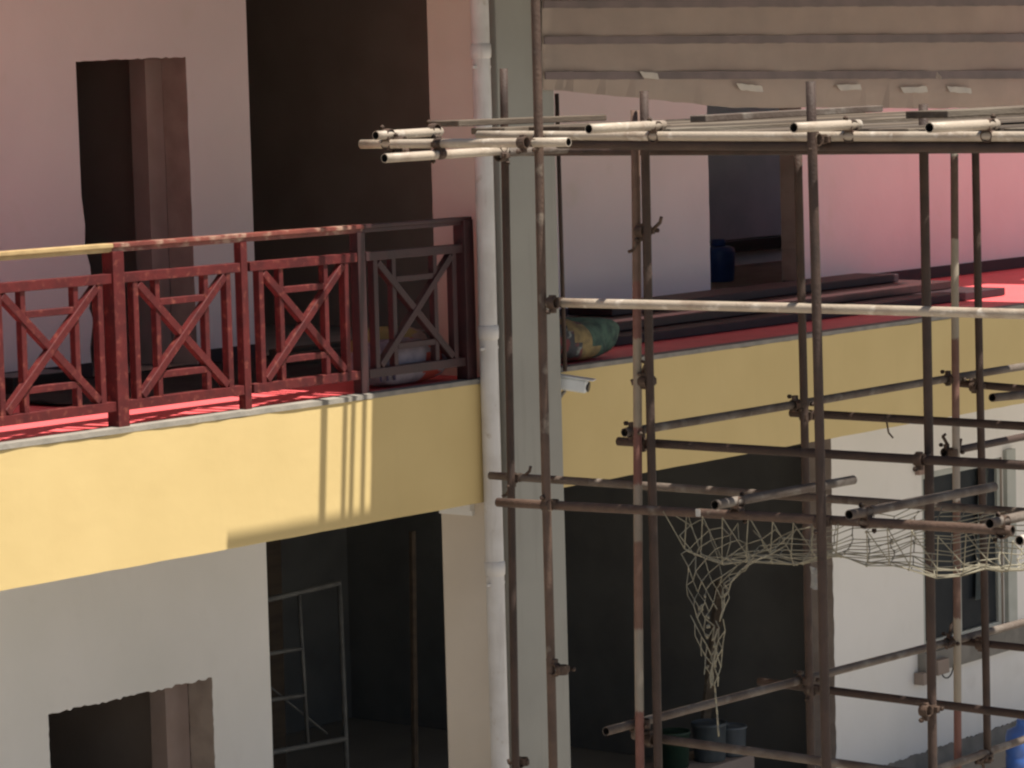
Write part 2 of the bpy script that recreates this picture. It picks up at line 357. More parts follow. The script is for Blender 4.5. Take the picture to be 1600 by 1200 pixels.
# ledge at the head of the pier
bm = bmesh.new(); box(bm, -.165, -.136, .21, .515, -.985, -.95, .003); box(bm, -.19, -.136, .21, .50, -.948, -.862, .004); link('beam_ledge', bm, Mt['white_low'], B)
# downpipe
pp = bmesh.new()
tube(pp, (-.262, -.06, 3.58), (-.262, -.06, -4.88), .064, .06, 28, wob=.001)
dp = link('downpipe', pp, [Mt['pvc'], Mt['hole']], B, True)
for z in (2.25, .32, -1.32, -2.95):
    bm = bmesh.new(); lathe(bm, [(.064, -.05), (.071, -.045), (.073, 0), (.071, .045), (.064, .05)], (-.262, -.06, z), 28); s = link('pipe_socket', bm, Mt['pvc'], dp, True); s.location = (0, 0, 0)
    bm = bmesh.new(); box(bm, -.36, -.17, -.075, -.055, z-.12, z-.10, .003); s = link('pipe_bracket', bm, Mt['pvc'], dp); s.location = (0, 0, 0)
# right-hand window
wf = bmesh.new(); x0, x1, z0, z1 = 9.935, 11.495, -3.695, -1.935; ya, yb = YW+.02, YW+.09
for a, b, c, d in ((x0, x0+.06, z0, z1), (x1-.06, x1, z0, z1), (x0+.061, x1-.061, z1-.06, z1), (x0+.061, x1-.061, z0, z0+.06), (10.62, 10.70, z0+.061, z1-.061)):
    box(wf, a, b, ya, yb, c, d, .004)
win = link('window', wf, Mt['alu'], B)
for a, b in ((x0+.065, 10.615), (10.705, x1-.065)):
    bm = bmesh.new(); box(bm, a, b, ya+.03, ya+.036, z0+.065, z1-.065); s = link('pane', bm, Mt['glass'], win); s.location = (0, 0, 0)
bm = bmesh.new()
pts = [(11.05+.018*i, ya-.012+.010*math.sin(i*1.3)) for i in range(12)]
for (a, ya_), (b, yb_) in zip(pts, pts[1:]):
    v = [bm.verts.new(p) for p in ((a, ya_, z1-.07), (b, yb_, z1-.07), (b-.10, yb_, z0+.35), (a-.10, ya_, z0+.35))]; bm.faces.new(v)
r = bmesh.ops.solidify(bm, geom=list(bm.faces), thickness=.003)
s = link('curtain', bm, Mt['curtain'], win, True); s.location = (0, 0, 0)
bm = bmesh.new(); box(bm, 11.52, 11.70, YW-.05, YW-.002, -3.72, -1.86, .004); s = link('frame_trim', bm, Mt['alu'], win); s.location = (0, 0, 0)
bm = bmesh.new(); box(bm, 9.8, 12.0, YW-.10, YW-.003, -3.93, -3.72, .006); s = link('window_sill', bm, Mt['dado'], win); s.location = (0, 0, 0)
bm = bmesh.new(); box(bm, 9.80, 9.99, YW-.06, YW-.004, -1.93, -1.80, .006); link('brick_patch', bm, Mt['brick'], B)

# ------------------------------------------------------------------ railing
Rl = thing('balcony_railing', 'maroon balcony railing with square posts and crossed lattice panels above the yellow beam', 'railing', (-3.7, .08, 0))
YR = .08
def post(x, s, z1, m='maroon', z0=-.004):
    bm = bmesh.new(); box(bm, x-s/2, x+s/2, YR-s/2, YR+s/2, z0, z1, .004); return link('post', bm, Mt[m], Rl)
px = {'x': -8.95, 'y': -8.12, 'z': -7.05, 'a': -5.93, 'b': -4.80, 'c': -3.685, 'd': -2.56, 'e': -1.44, 'f': -.335}
post(px['x'], .065, 1.07); post(px['y'], .09, 1.07); post(px['z'], .065, 1.07); post(px['a'], .09, 1.07); post(px['b'], .065, 1.07); post(px['c'], .095, 1.07); post(px['d'], .06, 1.07); post(px['e'], .075, 1.07, 'maroon_shade_board'); post(px['f'], .10, 1.10, 'maroon_shade_board')
def hrail(x0, x1, m, z=1.105, name='handrail'):
    bm = bmesh.new()
    box(bm, x0, x1, YR-.042, YR+.042, z-.014, z+.014, .006); box(bm, x0, x1, YR-.026, YR+.026, z-.040, z-.0145, .003)
    return link(name, bm, Mt[m], Rl)
h = hrail(-8.98, px['c']-.03, 'tan'); h['label'] = 'tan handrail section'
hrail(px['c']-.029, px['e']+.03, 'worn'); hrail(px['e']+.031, px['f']+.05, 'maroon_shade_board')
def panel(xa, xb, m):
    """one bay: two rails, outer and inner uprights, inner rungs, crossed diagonals - one lattice"""
    c = (xa+xb)/2; ho = .41; hi = .215
    a, b = xa, xb
    for z, n in ((.905, 'mid_rail'), (.125, 'bottom_rail')):
        bm = bmesh.new(); box(bm, a, b, YR-.033, YR+.033, z-.030, z+.030, .004); link(n, bm, Mt[m], Rl)
    bm = bmesh.new()
    for s in (-1, 1):
        bar(bm, (c+s*ho, YR, .153), (c+s*ho, YR, .877), .044, .056)
        bar(bm, (c+s*hi, YR+.004, .153), (c+s*hi, YR+.004, .877), .040, .050)
    for z in (.735, .285): bar(bm, (c-hi+.02, YR+.003, z), (c+hi-.02, YR+.003, z), .042, .048)
    bar(bm, (c-ho+.03, YR-.004, .86), (c+ho-.03, YR-.004, .17), .050, .050)
    bar(bm, (c-ho+.03, YR-.009, .17), (c+ho-.03, YR-.009, .86), .050, .050)
    link('lattice_panel', bm, Mt[m], Rl)
ks = 'yzabcdef'
for i in range(7):
    l, r_ = px[ks[i]], px[ks[i+1]]
    panel(l+.05, r_-.04, 'maroon_shade_board' if i == 6 else 'maroon')  # last bay takes the shaded copy of the maroon

# ------------------------------------------------------------------ things on the balcony floor
def blob(name, pts, mats, fmat, loc, size, seed, parent=None, nu=22, nv=12, k=.8):
    """soft bag: flattened super-ellipsoid with wrinkles"""
    rr = random.Random(seed); bm = bmesh.new(); rings = []
    ph = [rr.uniform(0, 6) for _ in range(6)]
    for i in range(nv+1):
        t = math.pi*i/nv-math.pi/2; row = []
        for j in range(nu):
            a = 2*math.pi*j/nu
            cx, sx = math.cos(a), math.sin(a)
            f = lambda v, e: math.copysign(abs(v)**e, v)
            w_ = 1+.06*math.sin(3*a+ph[0]+2*t)+.05*math.sin(5*a+ph[1])+.03*math.sin(9*a+4*t+ph[2])
            x = size[0]*f(cx, k)*max(0.001, math.cos(t))**.7*w_; y = size[1]*f(sx, k)*max(0.001, math.cos(t))**.7*w_
            z = size[2]*(f(math.sin(t), .8)+1)/2*(1+.05*math.sin(4*a+ph[3]))
            row.append(bm.verts.new((loc[0]+x, loc[1]+y, loc[2]+z)))
        rings.append(row)
    for a, b in zip(rings, rings[1:]):
        for j in range(nu):
            f = bm.faces.new((a[j], a[(j+1) % nu], b[(j+1) % nu], b[j])); f.smooth = True
            f.material_index = fmat(f.calc_center_median()-Vector(loc))
    return link(name, bm, mats, parent)
b1 = blob('quilt_bundle', None, [Mt['q_green'], Mt['q_yel'], Mt['q_flow']], lambda c: 1 if -.08 < c.x+c.z*.55-.02 < .10 else (2 if c.x < 0 else 0), (1.12, .33, -.004), (.50, .22, .30), 3, nu=44, nv=20)
tag(b1, 'rounded green, mustard and flowered quilt bundle on the balcony edge above the security camera', 'bundle')
b2 = blob('printed_sack', None, [Mt['sack'], Mt['sack_red']], lambda c: 1 if .13 < c.x-c.z*.25 < .30 else 0, (-.84, .30, -.004), (.46, .17, .30), 5, nu=48, nv=20)
tag(b2, 'pale lilac sack with an orange-red stripe behind the shaded end of the railing', 'sack')
for i in range(3):
    bm = bmesh.new(); bar(bm, (-1.18+.07*i, .135, .05), (-1.18+.07*i, .135, .12), .022, .004, bev=0); link('printed_mark', bm, Mt['sack_ink'], b2)
b3 = blob('olive_sack', None, [Mt['sack_ye'], Mt['inner']], lambda c: 0 if c.x < .1 else 1, (-.38, .75, -.004), (.34, .2, .34), 9)
tag(b3, 'dull olive and brown sack slumped behind the lilac sack', 'sack')
bx = bmesh.new(); box(bx, -2.6, -2.02, 2.2, 2.5, -.004, .13, .01); tag(link('dark_crate', bx, Mt['black']), 'low dark crate on the balcony floor seen behind the leftmost railing panel', 'crate')
bx = bmesh.new(); box(bx, -.15, 1.75, 1.9, 2.0, -.004, .10, .01); box(bx, -.15, 1.75, 2.02, 2.12, -.004, .13, .01)
tag(link('timber_batten', bx, Mt['plank_dk']), 'dark timber battens lying on the balcony floor near the large upper doorway', 'timber')
bm = bmesh.new(); g0 = []  # added dark sheet that darkens the floor towards the wall
for i in range(41):
    row = []
    for j in range(9):
        x = -2.95+5.6*i/40; y = 1.08+1.62*j/8+.05*math.sin(i*.7+j)*(1 if j in (0, 8) else 0)
        row.append(bm.verts.new((x+.03*math.sin(j*2+i), min(y, 2.70), .004+.012*abs(math.sin(i*.9+j*1.3))+.008*math.sin(i*2.3)**2)))
    g0.append(row)
for a, b in zip(g0, g0[1:]):
    for j in range(8): bm.faces.new((a[j], b[j], b[j+1], a[j+1])).smooth = True
bmesh.ops.solidify(bm, geom=list(bm.faces), thickness=.003)
tag(link('dark_floor_sheeting', bm, mat('dark_sheeting', (.06, .055, .055), (.045, .04, .042), 5, .8, .5, 12)), 'dark grey tarpaulin added over the balcony floor behind the railing', 'sheeting')
bl = ['widest dark maroon board at the bottom of the pile on the balcony floor', 'long dark board in the middle of the maroon pile on the balcony floor', 'shorter dark board on top of the maroon pile on the balcony floor', 'narrow dark board lying nearest the wall behind the maroon pile']
for i, (xa, ya, xb, yb, wd, z) in enumerate(((2.3, 1.32, 8.2, 1.32, 1.10, .0), (2.5, 1.45, 7.9, 1.55, .80, .075), (3.2, 1.7, 7.6, 1.75, .45, .15), (2.7, 2.27, 8.9, 2.30, .72, .0))):
    bm = bmesh.new(); bar(bm, (xa, ya, z+.033), (xb, yb, z+.033), wd, .07, n=Vector((0, 0, 1)), bev=.006)
    tag(link('maroon_board', bm, Mt['skirt'] if i != 1 else Mt['maroon_shade_board']), bl[i], 'board', 'dark boards piled on the balcony floor')
bm = bmesh.new(); lathe(bm, [(.13, 0), (.15, .02), (.165, .30), (.155, .34), (.10, .36)], (9.15, 4.6, -.004)); lathe(bm, [(.07, .361), (.07, .42), (.06, .43)], (9.15, 4.6, -.004))
tag(link('blue_container', bm, Mt['blue']), 'blue plastic container standing inside the upper right doorway', 'container')
bm = bmesh.new(); box(bm, 8.35, 8.95, 2.40, 2.62, -.004, .025, .01); tag(link('paper_sheet', bm, Mt['sack']), 'pale flat packet lying by the foot of the pink upper wall', 'packet')

# ------------------------------------------------------------------ security camera
sc = thing('security_camera', 'white security camera with sunshield on the right edge of the grey column', 'camera', (.62, -.02, -.18))
bm = bmesh.new(); bar(bm, (.575, .0, -.10), (.672, -.195, -.135), .092, .080, n=Vector((0, 0, 1)).cross(Vector((.14, -.32, -.05))).normalized(), bev=.012); link('housing', bm, Mt['cam_white'], sc)
bm = bmesh.new(); d = Vector((.14, -.32, -.055)).normalized(); up = (Vector((0, 0, 1))-d*d.z).normalized()
bar(bm, Vector((.570, .01, -.10))+up*.055, Vector((.690, -.235, -.142))+up*.055, .106, .010, n=up, bev=.003); link('sunshield', bm, Mt['cam_white'], sc)
bm = bmesh.new(); rod(bm, Vector((.670, -.190, -.134)), Vector((.677, -.205, -.137)), .036, 16); link('lens', bm, Mt['black'], sc)
bm = bmesh.new(); box(bm, .4935, .53, -.06, .04, -.36, -.16, .006); rod(bm, (.51, 0, -.27), (.58, -.03, -.19), .015, 10); rod(bm, (.58, -.03, -.19), (.60, -.05, -.16), .013, 10); link('wall_bracket', bm, Mt['kerb'], sc)
bm = bmesh.new(); rod(bm, (.56, -.07, 1.945), (.575, -.07, -.02), .015, 10)
tag(link('thin_rusty_rod', bm, Mt['rust_dk'], None, True), 'thin rusty rod standing against the right edge of the grey column', 'rod')

# ------------------------------------------------------------------ striped sheet hung over the corridor
Sh = thing('hanging_sheet', 'brown sheet with dark horizontal bands and pale tape patches hanging over the upper corridor', 'sheet', (.4, -.14, 3.0))
XS0, XS1 = .315, 7.45; YS = -.145
def zt(a, b, x): return a+(b-a)*(x-.4)/(7.24-.4)
bm = bmesh.new(); k = 60; g0 = []
for i in range(k+1):
    x = XS0+(XS1-XS0)*i/k
    zb = 1.975 if x < .4 else (1.975+(1.80-1.975)*min(1, (x-.4)/2.2) if x < 2.6 else 1.80+(1.695-1.80)*(x-2.6)/4.6)
    zb += random.uniform(-.004, .004)
    col = []
    for j in range(7):
        z = zb+(3.28-zb)*j/6; col.append(bm.verts.new((x, YS+.008*math.sin(x*3+j)+.004*math.sin(x*11), z)))
    g0.append(col)
for a, b in zip(g0, g0[1:]):
    for j in range(6): bm.faces.new((a[j], b[j], b[j+1], a[j+1])).smooth = True
bmesh.ops.solidify(bm, geom=list(bm.faces), thickness=-.006)
link('cloth', bm, Mt['sheet'], Sh)
for za, zb in ((2.07, 1.985), (2.315, 2.30), (2.565, 2.61), (2.82, 2.93), (3.05, 3.22)):
    bm = bmesh.new(); rows = []
    for i in range(81):
        x = XS0+.004+(XS1-XS0-.008)*i/80; z = zt(za, zb, x); t = .026+.008*(x/7)+random.uniform(-.003, .003)
        yy = YS-.016+.008*math.sin(x*3+3)
        rows.append([bm.verts.new((x, yy, z-t)), bm.verts.new((x, yy, z+t)), bm.verts.new((x, yy+.012, z+t)), bm.verts.new((x, yy+.012, z-t))])
    for a, b in zip(rows, rows[1:]):
        for q in range(4): bm.faces.new((a[q], b[q], b[(q+1) % 4], a[(q+1) % 4]))
    bm.faces.new(rows[0]); bm.faces.new(rows[-1][::-1]); bmesh.ops.recalc_face_normals(bm, faces=list(bm.faces))
    link('dark_band', bm, Mt['stripe'], Sh)
for x, z, wd, hh, tl in ((1.52, 2.055, .24, .05, .010), (2.80, 1.945, .36, .05, .012), (4.18, 1.925, .36, .045, 0), (5.15, 1.89, .42, .05, 0), (5.86, 1.875, .40, .05, 0.01)):
    bm = bmesh.new()
    v = [(x-wd/2, z+hh/2+tl), (x+wd/2-.02, z+hh/2-tl), (x+wd/2, z-hh/2-tl), (x-wd/2+.05, z-hh/2+tl)]
    loop = []
    for i in range(4): loop += jag(v[i], v[(i+1) % 4], .004, .04)
    bm = holed_wall(loop, [], YS-.034, YS-.031); link('tape_patch', bm, Mt['tape'], Sh)

# ------------------------------------------------------------------ scaffold
Sc = thing('tube_scaffold', 'rusty tube scaffold with couplers standing in front of the balcony and grey column', 'scaffold', (-2.5, -4.5, -4.9))
def ext(p, q, z):
    p = Vector(p); q = Vector(q); t = (z-p.z)/(q.z-p.z); return p+(q-p)*t
def part_tube(name, p, q, m, lab=None):
    bm = bmesh.new(); tube(bm, p, q); o = link(name, bm, [Mt[m], Mt['hole']], Sc)
    if lab: o['label'] = lab
    return o
ST = {'A': ((-2.505, -2.06, 2.109), (-2.569, -2.06, -2.086), 'rust_dk', None),
      'B': ((-4.526, -3.9, 2.435), (-4.543, -3.9, -1.522), 'rust', 3.3),
      'P1': ((-3.694, -3.9, 1.859), (-3.788, -3.9, -1.642), 'bandA', None),
      'P2': ((-3.715, -3.975, 1.959), (-3.727, -3.975, -1.627), 'rust_dk', None),
      'Q': ((-2.151, -3.9, 1.68), (-2.132, -3.9, -1.961), 'rust_dk', None),
      'C': ((-4.585, -5.6, 1.987), (-4.555, -5.6, -1.33), 'rust_dk', None),
      'D': ((-3.572, -5.6, 1.857), (-3.577, -5.6, -1.508), 'rust_dk', None),
      'E1': ((-.446, -3.9, 1.68), (-.507, -3.9, -2.257), 'bandB', None),
      'E2': ((-.318, -3.97, 1.68), (-.269, -3.97, -2.20), 'rust_dk', None)}
for k_, (p, q, m, top) in ST.items():
    a = ext(p, q, top) if top else Vector(p); b = ext(p, q, -4.88) if k_ != 'E2' else ext(p, q, -2.26)
    part_tube('standard', a, b, m, {'P1': 'standard painted in red and cream bands', 'E1': 'standard painted in cream and brown bands'}.get(k_))
LG = [('ledger', (-4.478, -3.525, -.162), (-4.478, -6.60, -.113), 'rust'),
      ('ledger', (-4.478, -3.945, .894), (-4.478, -7.2, .897), 'bright'),
      ('ledger', (-2.47, -1.843, -.334), (-2.47, -7.0, -.332), 'rust_gy'),
      ('ledger', (-3.64, -3.695, .079), (-3.64, -7.0, .080), 'rust_dk'),
      ('ledger', (-2.07, -3.763, .089), (-2.07, -7.0, .065), 'rust_dk'),
      ('ledger', (-.24, -3.782, .101), (-.24, -6.5, -.01), 'rust_dk'),
      ('ledger', (-3.64, -3.752, -1.519), (-3.64, -7.2, -1.555), 'rust_gy'),
      ('ledger', (-2.07, -3.503, -1.503), (-2.07, -7.0, -1.54), 'rust_dk'),
      ('ledger', (-.24, -3.733, -1.518), (-.24, -6.5, -1.53), 'rust_dk'),
      ('transom', (-3.761, -3.83, .146), (2.4, -3.83, .147), 'rust_gy'),
      ('transom', (-3.989, -3.83, -1.430), (2.4, -3.83, -1.52), 'rust_gy'),
      ('transom', (-.502, -3.83, -.302), (2.4, -3.83, -.302), 'rust_dk'),
      ('transom', (-4.669, -5.05, -.064), (-3.424, -5.05, -.080), 'rust_gy'),
      ('transom', (-4.627, -5.80, -.072), (-3.275, -5.80, -.090), 'rust_gy'),
      ('transom', (-4.60, -6.55, -.070), (-2.2, -6.55, -.09), 'rust_gy'),
      ('transom', (-4.624, -6.72, -.135), (-2.2, -6.72, -.17), 'bright'),
      ('transom', (-1.916, -5.0, .211), (-.2, -5.0, .14), 'rust_gy'),
      ('transom', (-1.35, -3.97, -2.194), (2.0, -3.97, -2.194), 'rust_gy'),
      ('ledger', (-4.478, -3.463, 1.752), (-4.478, -7.3, 1.700), 'bright'),
      ('ledger', (-4.60, -2.763, 1.717), (-4.60, -4.149, 1.716), 'bright'),
      ('transom', (-5.036, -3.30, 1.655), (-4.05, -3.30, 1.664), 'bright'),
      ('transom', (-4.70, -2.95, 1.765), (-4.17, -2.95, 1.772), 'bright'),
      ('transom', (-4.04, -3.30, 1.651), (-3.2, -3.30, 1.654), 'rust_gy'),
      ('transom', (-5.021, -4.60, 1.785), (-4.41, -4.60, 1.788), 'bright'),
      ('transom', (-4.965, -5.75, 1.775), (-4.41, -5.75, 1.777), 'bright'),
      ('transom', (-4.997, -6.50, 1.765), (-4.41, -6.50, 1.767), 'bright'),
      ('ledger', (-4.468, -3.98, 1.703), (-4.468, -7.3, 1.652), 'rust_dk'),
      ('ledger', (-4.30, -4.2, 1.690), (-4.30, -7.2, 1.652), 'rust_dk'),
      ('ledger', (-4.05, -4.2, 1.690), (-4.05, -7.2, 1.675), 'rust_dk'),
      ('ledger', (-3.50, -2.9, 1.640), (-3.50, -7.2, 1.628), 'rust_dk'),
      ('ledger', (-2.95, -4.2, 1.640), (-2.95, -7.2, 1.615), 'rust_dk')]
for n, p, q, m in LG: part_tube(n, p, q, m)

def coupler(pos, d1, d2, m='clamp', off=None, wing=False, seed=0):
    """right-angle coupler: a ring on each tube, hinge lugs, bolts with nuts"""
    rr = random.Random(seed); pos = Vector(pos); d1 = Vector(d1).normalized(); d2 = Vector(d2).normalized()
    nrm = d1.cross(d2).normalized(); off = off if off is not None else .024
    o = None; bm = bmesh.new(); bl = []
    for d, e, sgn in ((d1, d2, -1), (d2, d1, 1)):
        c = pos+nrm*off*sgn; u = e; v = nrm; hw = .024
        rings = []
        n = 18
        for t, rad in ((-hw, .0255), (-hw, .031), (0, .033), (hw, .031), (hw, .0255)):
            rings.append([bm.verts.new(c+d*t+(u*math.cos(a)+v*math.sin(a))*rad) for a in [2*math.pi*j/n for j in range(n)]])
        for a, b in zip(rings, rings[1:]):
            for j in range(n): bm.faces.new((a[j], a[(j+1) % n], b[(j+1) % n], b[j]))
        side = rr.choice((-1, 1))
        for s_, ln in ((side, .026), (-side, .014)):
            p0 = c+u*s_*.026; bar(bm, p0, p0+u*s_*ln, .034, .026, n=v, bev=.003)
        b0 = c+u*side*.044-v*.034*sgn*-1; b1_ = c+u*side*.044+v*.052*sgn
        bolts = bmesh.new(); bl.append(bolts); rod(bolts, b0, b1_, .006, 8)
        rod(bolts, b1_-v*sgn*.022, b1_-v*sgn*.006, .013, 6)
        rod(bolts, b0, b0+v*sgn*.010, .013, 6)
        if wing:
            p0 = c+u*side*.05+d*.01
            p1 = p0+u*side*.05+d*.035*rr.choice((-1, 1))+v*.01; rod(bolts, p0, p1, .010, 8); rod(bolts, p1, p1+d*.03+u*side*.01, .009, 8)
    bmesh.ops.recalc_face_normals(bm, faces=list(bm.faces))
    o = link('coupler', bm, Mt[m], Sc); 
    for q_ in bl:
        b = link('bolt', q_, Mt['clamp'], o, True); b.location = (0, 0, 0)
    return o
X = (1, 0, 0); Y = (0, 1, 0); Z = (0, 0, 1)
CP = [((-4.51, -3.9, -.150), Z, Y), ((-4.505, -3.965, .895), Z, Y), ((-4.50, -3.9, 1.72), Z, Y), ((-4.63, -3.90, 1.717), Z, Y, ),
      ((-2.50, -2.06, -.334), Z, Y, 'w'), ((-3.675, -3.9, .08), Z, Y), ((-3.71, -3.865, .146), Z, X), ((-3.70, -3.94, .42), Z, Y, 'w'),
      ((-2.105, -3.9, .08), Z, Y), ((-2.142, -3.865, .147), Z, X), ((-.29, -3.94, .09), Z, Y), ((-.46, -3.865, .146), Z, X),
      ((-.49, -3.865, -.302), Z, X, 'w'), ((-3.675, -3.9, -1.52), Z, Y), ((-3.722, -3.865, -1.43), Z, X), ((-2.105, -3.9, -1.51), Z, Y),
      ((-2.135, -3.865, -1.45), Z, X), ((-.26, -3.94, -1.52), Z, Y), ((-.49, -3.865, -1.475), Z, X, 'w'), ((-.28, -3.96, -2.22), Z, X, 'w'),
      ((-3.70, -3.94, 1.22), Z, Y, 'w'), ((-4.478, -5.05, -.10), X, Y), ((-4.478, -5.80, -.10), X, Y), ((-4.478, -6.55, -.10), X, Y), ((-4.52, -5.58, -.13), Z, Y),
      ((-4.478, -4.60, 1.755), X, Y), ((-4.478, -5.75, 1.745), X, Y), ((-4.478, -6.50, 1.740), X, Y), ((-4.60, -2.95, 1.742), X, Y), ((-4.22, -2.95, 1.76), Y, X),
      ((-4.60, -3.30, 1.688), X, Y), ((-4.55, -3.0, 1.70), Y, X), ((-4.09, -3.30, 1.66), X, Y), ((-4.535, -5.6, 1.71), Z, Y), ((-3.64, -5.6, .08), Z, Y), ((-3.60, -5.57, 1.69), Z, Y), ((-2.52, -2.06, -2.06), Z, Y, 'w'),
      ((-3.62, -5.6, -1.2), Z, Y), ((-4.54, -3.95, -1.0), Z, X)]
for i, c in enumerate(CP): coupler(c[0], c[1], c[2], wing=len(c) > 3, seed=i)
bm = bmesh.new()
for p, q in (((-1.9, -4.3, .05), (-1.895, -4.31, -.02)), ((-1.895, -4.31, -.02), (-1.88, -4.33, -.05))): rod(bm, p, q, .006, 6)
link('tie_wire', bm, Mt['clamp'], Sc)
bm = bmesh.new(); bar(bm, (-4.505, -4.83, -.118), (-4.503, -4.83, -.155), .028, .003, n=Vector((1, 0, 0)), bev=0); link('white_tape', bm, Mt['rag'], Sc)

# deck planks on the scaffold
PL = [(-4.72, 'plank_dk', -4.36, -2.5, 'dark plank at the left end of the scaffold deck'), (-4.96, 'plank', -4.37, -2.3, 'weathered plank second from the left end of the scaffold deck'),
      (-5.20, 'plank_dk', -4.35, -2.6, 'dark plank third from the left end of the scaffold deck'), (-5.44, 'plank', -4.38, -2.4, 'weathered plank fourth from the left end of the scaffold deck'),
      (-5.68, 'plank_dk', -4.36, -2.5, 'dark plank in the middle of the scaffold deck between clamped transoms'), (-5.92, 'plank', -4.39, -2.2, 'weathered plank right of the middle of the scaffold deck'),
      (-6.16, 'plank', -4.36, -2.3, 'weathered plank third from the right end of the scaffold deck'), (-6.40, 'plank_dk', -4.38, -2.5, 'dark plank second from the right end of the scaffold deck'),
      (-6.64, 'plank', -4.37, -2.3, 'weathered plank at the right end of the scaffold deck')]
for y, m, xa, xb, lab in ((-2.45, 'plank', -3.15, .3, 'weathered plank at the far edge of the scaffold deck nearest the facade'), (-2.75, 'plank_dk', -3.0, .2, 'dark plank second from the facade edge of the scaffold deck'),
        (-3.05, 'plank', -3.1, .5, 'weathered plank third from the facade edge of the scaffold deck'), (-3.35, 'plank_dk', -3.0, .3, 'dark plank fourth from the facade edge of the scaffold deck'),
        (-3.65, 'plank', -3.2, .4, 'weathered plank just behind the paired standards of the scaffold deck'), (-4.15, 'plank_dk', -4.2, .3, 'dark plank just in front of the paired standards of the scaffold deck'), (-4.44, 'plank', -4.3, .4, 'weathered plank with an uneven end beside the paired standards')):
    z = 1.752; bm = bmesh.new(); bar(bm, (xa, y, z), (xb, y+random.uniform(-.02, .02), z+.004), .25, .036, n=Vector((0, 0, 1)), bev=.004)
    tag(link('scaffold_plank', bm, Mt[m]), lab, 'plank', 'planks of the scaffold deck')
for y, m, xa, xb, lab in PL:
    xb += 2.9
    z = 1.733+random.uniform(-.004, .004); bm = bmesh.new(); bar(bm, (xa+random.uniform(-.03, .03), y, z), (xb, y+random.uniform(-.02, .02), z+random.uniform(-.004, .006)), .225, .036, n=Vector((0, 0, 1)), bev=.004)
    tag(link('scaffold_plank', bm, Mt[m]), lab, 'plank', 'planks of the scaffold deck')
for nm, p, q, wd, m, lab in (('loose_board', (-3.30, -2.25, 1.80), (-1.9, -2.25, 1.80), .22, 'plank', 'grey-brown board lying behind the left end of the top scaffold tubes'),
                             ('loose_board', (-3.9, -4.45, 1.81), (-2.2, -4.45, 1.825), .10, 'rust_gy', 'narrow pale grey board lying along the scaffold deck in front of the upper right doorway'),
                             ('loose_board', (-4.2, -6.0, 1.815), (-1.9, -6.05, 1.825), .24, 'plank', 'long weathered board lying on top of the right half of the scaffold deck')):
    bm = bmesh.new(); bar(bm, p, q, wd, .035, n=Vector((0, 0, 1)), bev=.004)
    tag(link(nm, bm, Mt[m]), lab, 'board', 'loose boards on top of the scaffold')

# unseen deck added above the frame to shade the right-hand half of the facade
Up = thing('added_shade_deck', 'unseen plank deck on tubes added above the frame to shade the facade', 'added shade deck', (3, -1.5, 3.1))
bm = bmesh.new(); y = -.20
while y > -3.0:
    box(bm, -1.17+random.uniform(-.02, .02), 7.75, y-.24, y, 3.12, 3.16, .004); y -= .243
link('shade_deck_boards', bm, Mt['plank'], Up)
def shade_tube(p, q, m='rust'):
    bm = bmesh.new(); tube(bm, p, q); link('tube', bm, [Mt[m], Mt['hole']], Up)
for xs, xe in ((-1.66, -1.66), (-1.64, -1.645), (-1.45, -1.44), (-1.40, -1.34), (-1.255, -1.255)): shade_tube((xs, -3.2, 3.09), (xe, -.1, 3.09))  # added tubes, spaced so their shadows stripe the yellow beam
for x in (.6, 2.4, 4.2, 6.0, 7.2): shade_tube((x, -3.2, 3.09), (x, -.1, 3.09))
shade_tube((-2.55, -1.545, 3.035), (7.4, -1.545, 3.035)); shade_tube((-1.72, -2.9, 3.035), (7.4, -2.9, 3.035))

